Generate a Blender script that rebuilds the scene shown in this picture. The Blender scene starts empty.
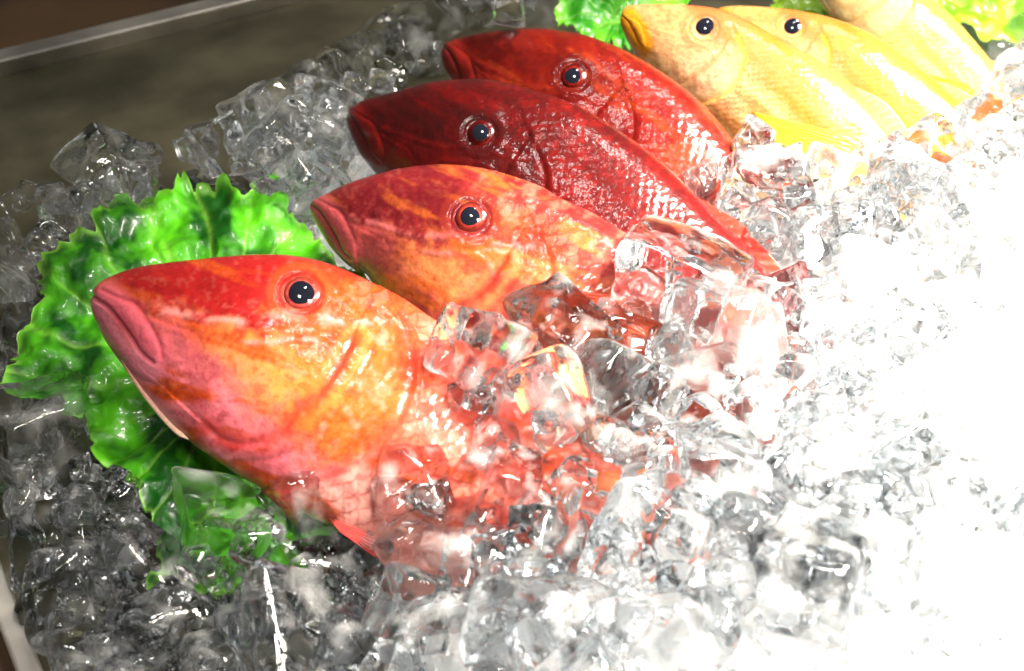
import bpy, math, random
import numpy as np
from mathutils import Vector, Matrix
from mathutils.bvhtree import BVHTree

random.seed(7)
RNG = np.random.default_rng(7)
SC = bpy.context.scene
COL = SC.collection

# ------------------------------------------------------------------ camera frame
FPX = 50.0 / 36.0 * 1024.0
PITCH = math.radians(40)
CAM = np.array([0.0, 0.0, 0.375])
RIGHT = np.array([1.0, 0, 0])
UP = np.array([0, math.sin(PITCH), math.cos(PITCH)])
FWD = np.array([0, math.cos(PITCH), -math.sin(PITCH)])


def ray(px, py):
    return FWD + RIGHT * ((px - 512) / FPX) + UP * ((335.5 - py) / FPX)


def at(px, py, depth):
    return CAM + ray(px, py) * depth


def project(P):
    d = np.asarray(P) - CAM
    z = d @ FWD
    return np.stack([512 + FPX * (d @ RIGHT) / z, 335.5 - FPX * (d @ UP) / z], -1)


def on_plane(px, py, z):
    r = ray(px, py)
    return CAM + r * ((z - CAM[2]) / r[2])


def unit(v):
    v = np.asarray(v, float)
    return v / np.linalg.norm(v)


# ------------------------------------------------------------------ small maths
def smooth(x, a=0.0, b=1.0):
    t = np.clip((x - a) / (b - a), 0, 1)
    return t * t * (3 - 2 * t)


class Noise2:
    def __init__(self, seed):
        self.t = np.random.default_rng(seed).random((256, 256))

    def n(self, x, y):
        xi = np.floor(x).astype(int); yi = np.floor(y).astype(int)
        fx = x - xi; fy = y - yi
        fx = fx * fx * (3 - 2 * fx); fy = fy * fy * (3 - 2 * fy)
        a = self.t[xi % 256, yi % 256]; b = self.t[(xi + 1) % 256, yi % 256]
        c = self.t[xi % 256, (yi + 1) % 256]; d = self.t[(xi + 1) % 256, (yi + 1) % 256]
        return (a * (1 - fx) + b * fx) * (1 - fy) + (c * (1 - fx) + d * fx) * fy

    def fbm(self, x, y, o=4):
        s = 0; amp = .5; tot = 0
        for k in range(o):
            s = s + amp * self.n(x * 2 ** k + 17.3 * k, y * 2 ** k + 5.1 * k); tot += amp; amp *= .55
        return s / tot


def resample(pts, n, dist=None):
    """Catmull-Rom curve through pts, n samples by arc length (or at the given fractions)."""
    P = np.asarray(pts, float)
    ext = np.vstack([2 * P[0] - P[1], P, 2 * P[-1] - P[-2]])
    out = []
    for i in range(1, len(ext) - 2):
        p0, p1, p2, p3 = ext[i - 1:i + 3]
        for t in np.linspace(0, 1, 24, endpoint=False):
            out.append(.5 * ((2 * p1) + (-p0 + p2) * t + (2 * p0 - 5 * p1 + 4 * p2 - p3) * t * t + (-p0 + 3 * p1 - 3 * p2 + p3) * t ** 3))
    out.append(P[-1])
    out = np.array(out)
    d = np.concatenate([[0], np.cumsum(np.linalg.norm(np.diff(out, axis=0), axis=1))])
    f = np.linspace(0, 1, n) if dist is None else dist
    return np.stack([np.interp(f * d[-1], d, out[:, k]) for k in range(P.shape[1])], -1)


def line_dist(X, Y, pts):
    """distance, signed distance (positive on the right of the line, image axes) to a polyline."""
    best = np.full(X.shape, 1e9); sg = np.zeros(X.shape)
    for (ax, ay), (bx, by) in zip(pts[:-1], pts[1:]):
        dx, dy = bx - ax, by - ay
        L2 = dx * dx + dy * dy
        t = np.clip(((X - ax) * dx + (Y - ay) * dy) / L2, 0, 1)
        ex = X - ax - t * dx; ey = Y - ay - t * dy
        d = np.hypot(ex, ey)
        m = d < best
        best = np.where(m, d, best)
        sg = np.where(m, np.sign(dx * ey - dy * ex) * d, sg)
    return best, sg


def in_poly(x, y, poly):
    c = False
    j = len(poly) - 1
    for i in range(len(poly)):
        xi, yi = poly[i]; xj, yj = poly[j]
        if (yi > y) != (yj > y) and x < (xj - xi) * (y - yi) / (yj - yi) + xi:
            c = not c
        j = i
    return c


def dens(pts, n):
    return [tuple(p) for p in resample(pts, n)]


# ------------------------------------------------------------------ object helpers
def link(name, verts, faces, mat, parent=None, cols=None, smooth_shade=True):
    me = bpy.data.meshes.new(name)
    verts = np.asarray(verts, dtype=np.float32)
    if isinstance(faces, np.ndarray):
        k = faces.shape[1]
        me.vertices.add(len(verts)); me.vertices.foreach_set('co', verts.ravel())
        me.loops.add(faces.size); me.loops.foreach_set('vertex_index', faces.astype(np.int32).ravel())
        me.polygons.add(len(faces))
        me.polygons.foreach_set('loop_start', np.arange(0, faces.size, k, dtype=np.int32))
        me.polygons.foreach_set('loop_total', np.full(len(faces), k, dtype=np.int32))
        me.update(calc_edges=True); me.validate()
    else:
        me.from_pydata([tuple(map(float, v)) for v in verts], [], faces)
        me.update()
    if smooth_shade:
        me.polygons.foreach_set('use_smooth', np.ones(len(me.polygons), dtype=bool))
    if cols is not None:
        at_ = me.color_attributes.new('Col', 'FLOAT_COLOR', 'POINT')
        rgba = np.concatenate([cols, np.ones((len(cols), 1))], 1).astype(np.float32)
        at_.data.foreach_set('color', rgba.ravel())
    for m_ in (mat if isinstance(mat, (list, tuple)) else [mat]):
        me.materials.append(m_)
    o = bpy.data.objects.new(name, me)
    COL.objects.link(o)
    if parent is not None:
        o.parent = parent
    return o


def empty(name, label, cat, group=None):
    o = bpy.data.objects.new(name, None)
    o.empty_display_size = .01
    COL.objects.link(o)
    tag(o, label, cat, group)
    return o


def tag(o, label=None, cat=None, group=None, kind=None):
    if label: o['label'] = label
    if cat: o['category'] = cat
    if group: o['group'] = group
    if kind: o['kind'] = kind
    return o


def grid_faces(nu, nv, wrap=False):
    i = np.arange(nu - 1)[:, None]; j = np.arange(nv if wrap else nv - 1)[None, :]
    j2 = (j + 1) % nv
    return np.stack([i * nv + j, (i + 1) * nv + j, (i + 1) * nv + j2, i * nv + j2], -1).reshape(-1, 4)


def tube(path, radii, seg=12):
    path = np.asarray(path, float)
    n = len(path)
    T = np.gradient(path, axis=0); T /= np.linalg.norm(T, axis=1)[:, None]
    ref = np.array([.3, .9, .2])
    A = np.cross(T, ref); A /= np.linalg.norm(A, axis=1)[:, None]
    B = np.cross(T, A)
    an = np.linspace(0, 2 * math.pi, seg, endpoint=False)
    R = np.asarray(radii)[:, None, None]
    V = path[:, None, :] + R * (A[:, None, :] * np.cos(an)[None, :, None] + B[:, None, :] * np.sin(an)[None, :, None])
    return V.reshape(-1, 3), grid_faces(n, seg, True)


# ------------------------------------------------------------------ materials
def new_mat(name):
    m = bpy.data.materials.new(name); m.use_nodes = True
    nt = m.node_tree
    for n in list(nt.nodes): nt.nodes.remove(n)
    out = nt.nodes.new('ShaderNodeOutputMaterial')
    return m, nt, out


def N(nt, typ, **kw):
    n = nt.nodes.new(typ)
    for k, v in kw.items():
        if k in n.inputs: n.inputs[k].default_value = v
        else: setattr(n, k, v)
    return n


def bsdf(nt, **kw):
    b = nt.nodes.new('ShaderNodeBsdfPrincipled')
    for k, v in kw.items():
        b.inputs[k.replace('_', ' ')].default_value = v
    return b


def bump(nt, scale, strength, dist, detail=3, vec=None):
    tc = nt.nodes.new('ShaderNodeTexCoord')
    nz = N(nt, 'ShaderNodeTexNoise'); nz.inputs['Scale'].default_value = scale; nz.inputs['Detail'].default_value = detail
    nt.links.new(tc.outputs['Object'], nz.inputs['Vector'])
    bp = N(nt, 'ShaderNodeBump'); bp.inputs['Strength'].default_value = strength; bp.inputs['Distance'].default_value = dist
    nt.links.new(nz.outputs['Fac'], bp.inputs['Height'])
    return bp


def skin_material(name, rough=.3, sss=.12, coat=.8):
    m, nt, out = new_mat(name)
    b = bsdf(nt, Roughness=rough, Coat_Weight=coat, Coat_Roughness=.03, Coat_IOR=1.36, IOR=1.33, Specular_IOR_Level=.15,
             Subsurface_Weight=sss, Subsurface_Scale=.002)
    b.inputs['Subsurface Radius'].default_value = (1.0, .35, .2)
    at_ = N(nt, 'ShaderNodeAttribute'); at_.attribute_name = 'Col'
    tc = nt.nodes.new('ShaderNodeTexCoord')
    nz = N(nt, 'ShaderNodeTexNoise'); nz.inputs['Scale'].default_value = 700; nz.inputs['Detail'].default_value = 4
    nt.links.new(tc.outputs['Object'], nz.inputs['Vector'])
    mr = N(nt, 'ShaderNodeMapRange'); mr.inputs['To Min'].default_value = .72; mr.inputs['To Max'].default_value = 1.25
    nt.links.new(nz.outputs['Fac'], mr.inputs['Value'])
    mx = N(nt, 'ShaderNodeVectorMath', operation='SCALE')
    nt.links.new(at_.outputs['Color'], mx.inputs[0]); nt.links.new(mr.outputs['Result'], mx.inputs['Scale'])
    nt.links.new(mx.outputs['Vector'], b.inputs['Base Color'])
    bp = bump(nt, 900, .35, .0004, 4)
    nt.links.new(bp.outputs['Normal'], b.inputs['Normal'])
    bp2 = bump(nt, 620, .45, .0005, 3)
    nt.links.new(bp2.outputs['Normal'], b.inputs['Coat Normal'])
    nt.links.new(b.outputs['BSDF'], out.inputs['Surface'])
    return m


def simple_material(name, col, rough=.4, metal=0.0, coat=0.0, bumpargs=None):
    m, nt, out = new_mat(name)
    b = bsdf(nt, Roughness=rough, Metallic=metal, Coat_Weight=coat, Coat_Roughness=.03)
    b.inputs['Base Color'].default_value = (*col, 1)
    if bumpargs:
        nt.links.new(bump(nt, *bumpargs).outputs['Normal'], b.inputs['Normal'])
    nt.links.new(b.outputs['BSDF'], out.inputs['Surface'])
    return m


def ice_material(name, frost_lo, frost_hi, rough=.015):
    """clear ice with a cloudy core of trapped air"""
    m, nt, out = new_mat(name)
    g = N(nt, 'ShaderNodeBsdfGlass'); g.inputs['IOR'].default_value = 1.31; g.inputs['Roughness'].default_value = rough
    g.inputs['Color'].default_value = (.985, .993, 1, 1)
    d = N(nt, 'ShaderNodeBsdfDiffuse'); d.inputs['Color'].default_value = (.88, .90, .90, 1)
    t = N(nt, 'ShaderNodeBsdfTranslucent'); t.inputs['Color'].default_value = (.9, .92, .92, 1)
    dt = N(nt, 'ShaderNodeMixShader'); dt.inputs[0].default_value = .55
    nt.links.new(d.outputs[0], dt.inputs[1]); nt.links.new(t.outputs[0], dt.inputs[2])
    tc = nt.nodes.new('ShaderNodeTexCoord')
    oi = nt.nodes.new('ShaderNodeObjectInfo')
    add = N(nt, 'ShaderNodeVectorMath', operation='ADD')
    sc = N(nt, 'ShaderNodeMath', operation='MULTIPLY'); sc.inputs[1].default_value = 13.0
    nt.links.new(oi.outputs['Random'], sc.inputs[0])
    nt.links.new(tc.outputs['Object'], add.inputs[0]); nt.links.new(sc.outputs[0], add.inputs[1])
    nz = N(nt, 'ShaderNodeTexNoise'); nz.inputs['Scale'].default_value = 1.3 * 55; nz.inputs['Detail'].default_value = 4
    nt.links.new(add.outputs[0], nz.inputs['Vector'])
    mr = N(nt, 'ShaderNodeMapRange'); mr.inputs['From Min'].default_value = .52; mr.inputs['From Max'].default_value = .78
    mr.inputs['To Min'].default_value = frost_lo; mr.inputs['To Max'].default_value = frost_hi
    nt.links.new(nz.outputs['Fac'], mr.inputs['Value'])
    mix = N(nt, 'ShaderNodeMixShader')
    nt.links.new(mr.outputs['Result'], mix.inputs[0])
    nt.links.new(g.outputs[0], mix.inputs[1]); nt.links.new(dt.outputs[0], mix.inputs[2])
    nz2 = N(nt, 'ShaderNodeTexNoise'); nz2.inputs['Scale'].default_value = 150; nz2.inputs['Detail'].default_value = 3
    nt.links.new(add.outputs[0], nz2.inputs['Vector'])
    bp = N(nt, 'ShaderNodeBump'); bp.inputs['Strength'].default_value = .25; bp.inputs['Distance'].default_value = .002
    nt.links.new(nz2.outputs['Fac'], bp.inputs['Height'])
    nt.links.new(bp.outputs['Normal'], g.inputs['Normal'])
    nt.links.new(mix.outputs[0], out.inputs['Surface'])
    return m


def leaf_material(name, c_dark, c_light, c_vein):
    m, nt, out = new_mat(name)
    b = bsdf(nt, Roughness=.38, Coat_Weight=.35, Coat_Roughness=.05)
    at_ = N(nt, 'ShaderNodeAttribute'); at_.attribute_name = 'Col'
    sep = N(nt, 'ShaderNodeSeparateColor')
    nt.links.new(at_.outputs['Color'], sep.inputs[0])
    r = N(nt, 'ShaderNodeMix', data_type='RGBA')
    r.inputs[6].default_value = (*c_dark, 1); r.inputs[7].default_value = (*c_light, 1)
    nt.links.new(sep.outputs[0], r.inputs[0])
    r2 = N(nt, 'ShaderNodeMix', data_type='RGBA'); r2.inputs[7].default_value = (*c_vein, 1)
    nt.links.new(sep.outputs[1], r2.inputs[0]); nt.links.new(r.outputs[2], r2.inputs[6])
    nt.links.new(r2.outputs[2], b.inputs['Base Color'])
    bp = bump(nt, 260, .5, .001, 4)
    nt.links.new(bp.outputs['Normal'], b.inputs['Normal'])
    tr = N(nt, 'ShaderNodeBsdfTranslucent')
    nt.links.new(r2.outputs[2], tr.inputs['Color'])
    mx = N(nt, 'ShaderNodeMixShader'); mx.inputs[0].default_value = .3
    nt.links.new(b.outputs[0], mx.inputs[1]); nt.links.new(tr.outputs[0], mx.inputs[2])
    nt.links.new(mx.outputs[0], out.inputs['Surface'])
    return m


M_SKIN = skin_material('wet_fish_skin')
M_SKIN_Y = skin_material('wet_yellow_skin', rough=.32, coat=.7)
M_FIN = skin_material('wet_fin', rough=.3, sss=.25, coat=.8)
M_EYE = skin_material('eye_membrane', rough=.3, sss=.0, coat=.6)
M_PUPIL = simple_material('pupil_black', (.004, .005, .009), .06, coat=1.0)
M_ICE = ice_material('clear_ice', .0, .24, .0)
M_ICE_LIT = ice_material('lit_white_ice', .04, .28, .01)  # whiter, frostier copy of the ice; lamplight on the right put into the material

# ------------------------------------------------------------------ fish
E1 = np.array([97., 303.]); EYE1 = np.array([300., 293.])
# features drawn on the head of the front fish; the others reuse them by matching snout and eye
MOUTH = dens([(93, 297), (101, 303), (111, 310), (130, 334), (143, 353), (156, 363)], 24)
LIP_UP = dens([(108, 297), (124, 309), (140, 326), (152, 346), (158, 358)], 20)
MAX_EDGE = dens([(104, 292), (120, 299), (136, 305), (149, 322), (161, 343), (165, 358)], 22)
LIP_LOW = dens([(97, 310), (105, 325), (120, 345), (138, 362), (152, 372)], 20)
CHIN = dens([(101, 326), (120, 356), (140, 378), (165, 388)], 16)
LACHRYMAL = dens([(153, 318), (166, 323), (182, 329), (198, 336), (203, 347), (194, 358), (178, 369)], 22)
STREAK_A = dens([(150, 311), (180, 316), (210, 321), (250, 324), (285, 317), (310, 316), (345, 322), (380, 320)], 30)
STREAK_B = dens([(245, 343), (270, 342), (290, 339), (312, 339), (330, 347), (338, 362)], 24)
PREOP = dens([(352, 338), (343, 356), (322, 390), (302, 407), (282, 430), (255, 443), (226, 440), (206, 424)], 30)
SUBOP = dens([(372, 352), (358, 378), (336, 408), (312, 436), (280, 456), (240, 462)], 26)
OPERC = dens([(388, 300), (408, 335), (412, 372), (400, 415), (372, 450), (332, 476), (290, 486)], 30)


def scales(X, Y, ang, size):
    """overlapping cycloid scales: relief, id noise and edge mask in canonical pixels"""
    c, s = math.cos(ang), math.sin(ang)
    A = (X * c + Y * s) / size
    B = (-X * s + Y * c) / (size * .62)
    best = np.full(X.shape, 1e9); h = np.zeros(X.shape); edge = np.zeros(X.shape); rid = np.zeros(X.shape)
    j0 = np.floor(B)
    for dj in (-1, 0, 1, 2):
        j = j0 + dj
        off = (j % 2) * .5
        i0 = np.floor(A - off)
        for di in (-1, 0, 1):
            i = i0 + di
            ca = i + off; cb = j
            da = A - ca; db = (B - cb) * .62
            r = np.hypot(da, db * 1.15)
            ok = (r < .86) & (ca < best)
            best = np.where(ok, ca, best)
            h = np.where(ok, da * 1.0 - .55 * db * db, h)
            edge = np.where(ok, smooth(r, .66, .86), edge)
            rid = np.where(ok, np.modf(np.abs(np.sin(i * 12.9898 + j * 78.233) * 43758.5))[0], rid)
    return h, edge, rid


def mixc(base, col, w):
    return base * (1 - w[:, None]) + np.asarray(col)[None, :] * w[:, None]


def blob(X, Y, cx, cy, rx, ry, ang=0):
    c, s = math.cos(ang), math.sin(ang)
    dx = X - cx; dy = Y - cy
    a = (dx * c + dy * s) / rx; b = (-dx * s + dy * c) / ry
    return np.exp(-(a * a + b * b))


def relief(X, Y, nz, p):
    g = lambda d, w: np.exp(-(d / w) ** 2)
    h = np.zeros(X.shape)
    d, _ = line_dist(X, Y, MOUTH); h -= 3.4 * g(d, 2.0)
    d, _ = line_dist(X, Y, LIP_UP); h += 2.0 * g(d, 10) * p['lip']
    d, _ = line_dist(X, Y, LIP_LOW); h += 1.6 * g(d, 10) * p['lip']
    d, _ = line_dist(X, Y, MAX_EDGE); h -= 1.1 * g(d, 2.4)
    d, _ = line_dist(X, Y, CHIN); h -= 1.6 * g(d, 4)
    d, sd = line_dist(X, Y, LACHRYMAL); h -= .7 * g(d, 2.5); h += .5 * g(d + 0, 14)
    for L, a in ((STREAK_A, .35), (STREAK_B, .5)):
        d, _ = line_dist(X, Y, L); h += a * g(d, 3.0); h -= a * .7 * g(np.abs(d - 6), 3)
    br = .35 + 1.1 * nz.fbm(X / 16 + 40, Y / 16, 2)
    d, sd = line_dist(X, Y, PREOP); h += -2.2 * br * g(d, 3.4) + 3.0 * (1 / (1 + np.exp(np.clip(sd * .25, -30, 30))) - .5) * g(d, 55)
    d, sd = line_dist(X, Y, SUBOP); h += -1.4 * g(d, 3)
    d, sdo = line_dist(X, Y, OPERC); h += -2.2 * br * g(d, 3.6) + 3.2 * (1 / (1 + np.exp(np.clip(sdo * .3, -30, 30))) - .5) * g(d, 50)
    r = np.hypot((X - EYE1[0]), (Y - EYE1[1]) * 1.08) / p['eye_r']
    h += 1.1 * g(r - 31, 7) - 1.8 * g(r - 25.5, 2.2) + .8 * g(r - 39, 2.5)
    h -= 5 * smooth(-r, -23, -12)
    h += 5.0 * (nz.fbm(X / 60, Y / 60, 3) - .5) + 1.7 * (nz.fbm(X / 11, Y / 11, 3) - .5)
    # scales start behind the gill cover and on the nape
    head = smooth(sdo, -6, 8)                                   # negative towards the head
    nape = smooth(X, 335, 375) * smooth(-Y, -330, -300)
    m = np.maximum(np.where(sdo < 0, 1, 0) * smooth(-sdo, 2, 12), nape) * np.where(X > 300, 1, 0)
    sh, edge, rid = scales(X + 3 * nz.fbm(X / 30, Y / 30, 2), Y, math.radians(p['ax']), p['scale_px'])
    h += m * p.get('scale_h', 1.6) * sh * p['scale_px'] / 26
    return h * p.get('amp', .8), m, edge, rid, r, sdo


def paint_red(X, Y, nz, p, m, edge, rid, r, sdo):
    """flesh colours of a goatfish. p holds the palette."""
    q = p['pal']
    n1 = nz.fbm(X / 34 + 3, Y / 34, 4); n2 = nz.fbm(X / 12, Y / 12 + 9, 3)
    n3 = nz.fbm((X * .9 + Y * .3) / 70, (Y * .9 - X * .3) / 16, 4)
    wx = X + 44 * (n1 - .5) + 14 * (n3 - .5); wy = Y + 40 * (n2 - .5)
    c = np.tile(np.asarray(q['back'], float), (len(X), 1))
    # the dark band above the pale streak, the cheek below it
    d, sd = line_dist(wx, wy, STREAK_A)
    below = smooth(sd + 14 * (n2 - .5), -10, 16) * smooth(X, 120, 175)
    c = mixc(c, q['cheek'], below * .95)
    c = mixc(c, q['cheek2'], below * np.clip(blob(wx, wy, 262, 372, 62, 34, .3) * 1.3 * (.6 + .8 * n2), 0, 1))
    c = mixc(c, q['throat'], np.clip(smooth(wx * .62 - wy * .78, -135, -195) * 1.0, 0, 1) * smooth(Y, 330, 370))
    c = mixc(c, q['throat'], np.clip(blob(wx, wy, 215, 395, 48, 34, .6), 0, 1) * .9)
    c = mixc(c, q['belly'], smooth(wx * .66 - wy * .75, -175, -262) * smooth(X, 130, 190))
    # flank
    fl = smooth(-sdo, -14, 14) * np.where(X > 300, 1, 0)
    c = mixc(c, q['flank'], fl * .9)
    c = mixc(c, q['back'], smooth(-(wy - .62 * wx), -105, -45) * fl * .75)
    c = mixc(c, q['belly'], smooth(wy - .72 * wx, 160, 235) * fl * .85)
    # nape and behind the eye
    c = mixc(c, q['nape'], np.clip(blob(wx, wy, 372, 305, 60, 26, .55) * 1.2, 0, 1))
    c = mixc(c, q['nape'], np.clip(blob(wx, wy, 330, 330, 46, 20, .1), 0, 1) * .8)
    # mottling
    c = mixc(c, q['mott'], smooth(n3, .52, .72) * q['mottle'])
    c = mixc(c, q['pale'], smooth(n1 * .5 + n2 * .5, .54, .70) * q['mottle'] * .5 * smooth(X, 250, 340))
    n5 = nz.fbm(X / 5.5 + 31, Y / 5.5, 2)
    c = mixc(c, q['deep'], smooth(n5, .60, .72) * .35 * q['mottle'])
    c = mixc(c, q['pale'], smooth(n5, .36, .26) * .14 * q['mottle'])
    c = mixc(c, q['deep'], smooth(n1, .52, .3) * .45 * q['mottle'])
    # snout top dark rim, snout tip
    c = mixc(c, q['deep'], blob(wx, wy, 205, 285, 75, 15, -.12) * .5)
    c = mixc(c, q['tip'], blob(X, Y, 104, 292, 16, 12))
    # lips
    dm, _ = line_dist(X, Y, MOUTH)
    du, _ = line_dist(X, Y, LIP_UP); dl, _ = line_dist(X, Y, LIP_LOW)
    c = mixc(c, q['lip'], np.clip(smooth(-du, -20, -4), 0, 1) * .85)
    c = mixc(c, q['lip2'], np.clip(smooth(-dl, -19, -4), 0, 1) * .85)
    dz, _ = line_dist(X, Y, LACHRYMAL)
    c = mixc(c, q['lip'], blob(wx, wy, 175, 345, 24, 20, .8) * .75)
    c = mixc(c, q['deep'], np.exp(-(dm / 1.7) ** 2) * .6)
    dx_, _ = line_dist(X, Y, MAX_EDGE); c = mixc(c, q['deep'], np.exp(-(dx_ / 2.0) ** 2) * .35)
    # streaks
    d, _ = line_dist(wx * .3 + X * .7, wy * .3 + Y * .7, STREAK_A); c = mixc(c, q['streak'], np.exp(-(d / 4.0) ** 2) * .75 * smooth(n2, .3, .62))
    d, _ = line_dist(X, Y, STREAK_B); c = mixc(c, q['streak'], np.exp(-(d / 3.0) ** 2) * .65 * smooth(n2, .3, .6))
    d, _ = line_dist(wx * .4 + X * .6, wy * .4 + Y * .6, PREOP); c = mixc(c, q['gill'], np.exp(-(d / 8) ** 2) * .7)
    d, _ = line_dist(X - 4, Y, PREOP); c = mixc(c, q['cheek2'], np.exp(-((d - 12) / 4.5) ** 2) * .4 * smooth(X, 300, 330))
    d, _ = line_dist(X, Y, OPERC); c = mixc(c, q['gill'], np.exp(-(d / 6) ** 2) * .5 * smooth(n2, .3, .6))
    # skin round the eye
    c = mixc(c, q['ring'], np.exp(-((r - 33) / 6) ** 2) * .55)
    c = mixc(c, q['deep'], np.exp(-((r - 25) / 3.5) ** 2) * .6)
    # scales: pale centre, darker margin, one tint each
    c = mixc(c, q['pale'], m * (rid > .62) * (1 - edge) * .18)
    c = mixc(c, q['deep'], m * (rid < .22) * .16)
    c = mixc(c, q['scale_edge'], m * edge * q['edge'])
    return np.clip(c, .002, .95)


def paint_yellow(X, Y, nz, p, m, edge, rid, r, sdo):
    q = p['pal']
    n1 = nz.fbm(X / 40 + 3, Y / 40, 4); n2 = nz.fbm(X / 14, Y / 14 + 9, 3)
    wx = X + 26 * (n1 - .5); wy = Y + 26 * (n2 - .5)
    c = np.tile(np.asarray(q['cheek'], float), (len(X), 1))
    a = math.radians(p['ax']); s = X * math.cos(a) + Y * math.sin(a); t = -(Y * math.cos(a) - X * math.sin(a))
    t0 = -(303 * math.cos(a) - 97 * math.sin(a))
    tt = (t - t0)
    c = mixc(c, q['back'], smooth(tt + 30 * (n1 - .5), p['back_t'] - 45, p['back_t']))
    c = mixc(c, q['belly'], smooth(-tt, -30, 60) * .8)
    st = .5 + .5 * np.sin(tt / 11.5 + 1.2 * n1)
    c = mixc(c, q['stripe'], smooth(st, .45, .9) * m * .75)
    c = mixc(c, q['mott'], smooth(n1 * .5 + n2 * .5, .5, .68) * .55)
    c = mixc(c, q['pale'], blob(wx, wy, 330, 400, 110, 70, .3) * .5)
    du, _ = line_dist(X, Y, LIP_UP); dl, _ = line_dist(X, Y, LIP_LOW); dm, _ = line_dist(X, Y, MOUTH)
    c = mixc(c, q['lip'], smooth(-du, -34, -14)); c = mixc(c, q['lip'], smooth(-dl, -34, -14))
    c = mixc(c, q['deep'], np.exp(-(dm / 3) ** 2) * .6)
    d, _ = line_dist(X, Y, PREOP); c = mixc(c, q['mott'], np.exp(-(d / 9) ** 2) * .5)
    d, _ = line_dist(X, Y, OPERC); c = mixc(c, q['lip'], np.exp(-(d / 9) ** 2) * .5)
    c = mixc(c, q['mott'], np.exp(-((r - 35) / 7) ** 2) * .5)
    c = mixc(c, q['deep'], np.exp(-((r - 25) / 3.5) ** 2) * .4)
    n5 = nz.fbm(X / 5.5 + 31, Y / 5.5, 2)
    c = mixc(c, q['stripe'], m * edge * .8)
    c = mixc(c, q['mott'], smooth(n5, .58, .72) * .4)
    return np.clip(c, .002, .95)


PAL1 = dict(back=(.25, .009, .009), cheek=(.36, .060, .010), cheek2=(.44, .15, .030), throat=(.52, .115, .14), belly=(.52, .27, .23),
            flank=(.40, .055, .035), nape=(.28, .048, .006), mott=(.38, .050, .008), pale=(.50, .17, .13), deep=(.16, .005, .005), tip=(.48, .09, .045),
            lip=(.48, .085, .12), lip2=(.48, .14, .18), streak=(.56, .20, .18), gill=(.34, .020, .014), ring=(.24, .05, .010), scale_edge=(.26, .016, .009), mottle=1.0, edge=.5)
PAL2 = dict(back=(0.1080, 0.0079, 0.0094), cheek=(0.1872, 0.0187, 0.0144), cheek2=(0.3600, 0.1080, 0.0324), throat=(0.1944, 0.0216, 0.0288), belly=(0.3312, 0.1080, 0.0936),
            flank=(0.2016, 0.0230, 0.0086), nape=(0.1584, 0.0230, 0.0050), mott=(0.2736, 0.0540, 0.0101), pale=(0.3456, 0.1008, 0.0648), deep=(0.0504, 0.0022, 0.0043), tip=(0.2592, 0.0504, 0.0252),
            lip=(0.3168, 0.0540, 0.0576), lip2=(0.2880, 0.0648, 0.0720), streak=(0.2880, 0.0720, 0.0720), gill=(0.1584, 0.0108, 0.0072), ring=(0.1080, 0.0115, 0.0058), scale_edge=(0.0936, 0.0058, 0.0043), mottle=.9, edge=.35)
PAL3 = dict(back=(0.0310, 0.0008, 0.0008), cheek=(0.0375, 0.0010, 0.0010), cheek2=(0.0500, 0.0015, 0.0015), throat=(0.0600, 0.0030, 0.0030), belly=(0.1200, 0.0150, 0.0125),
            flank=(0.0750, 0.0025, 0.0020), nape=(0.0325, 0.0008, 0.0008), mott=(0.0650, 0.0020, 0.0015), pale=(0.1200, 0.0080, 0.0065), deep=(0.0090, 0.0003, 0.0003), tip=(0.1100, 0.0060, 0.0040),
            lip=(0.1000, 0.0040, 0.0035), lip2=(0.0800, 0.0035, 0.0035), streak=(0.0600, 0.0025, 0.0020), gill=(0.0300, 0.0010, 0.0010), ring=(0.0150, 0.0005, 0.0005), scale_edge=(0.0250, 0.0008, 0.0008), mottle=.6, edge=.5)
PAL4 = dict(back=(0.0935, 0.0044, 0.0017), cheek=(0.0660, 0.0022, 0.0017), cheek2=(0.0935, 0.0039, 0.0022), throat=(0.0990, 0.0055, 0.0050), belly=(0.1980, 0.0330, 0.0220),
            flank=(0.1265, 0.0055, 0.0044), nape=(0.0715, 0.0022, 0.0011), mott=(0.1760, 0.0193, 0.0044), pale=(0.1980, 0.0193, 0.0132), deep=(0.0165, 0.0006, 0.0006), tip=(0.1650, 0.0110, 0.0066),
            lip=(0.1870, 0.0110, 0.0077), lip2=(0.1430, 0.0110, 0.0110), streak=(0.1210, 0.0066, 0.0044), gill=(0.0660, 0.0017, 0.0017), ring=(0.0275, 0.0011, 0.0008), scale_edge=(0.0495, 0.0017, 0.0014), mottle=.7, edge=.45)
PAL5 = dict(back=(.28, .075, .022), cheek=(.36, .20, .080), belly=(.46, .33, .13), stripe=(.18, .065, .006), mott=(.25, .070, .02), pale=(.42, .29, .19),
            lip=(.44, .19, .008), deep=(.12, .025, .004))
PAL6 = dict(PAL5, back=(.30, .10, .018), cheek=(.38, .22, .065))
PAL7 = dict(PAL5, back=(.42, .20, .04), cheek=(.50, .38, .13), belly=(.54, .44, .20), mott=(.38, .18, .04), stripe=(.32, .18, .02))


def catm(pts):
    return [np.asarray(p, float) for p in pts]


FISH_BVH = []


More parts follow.
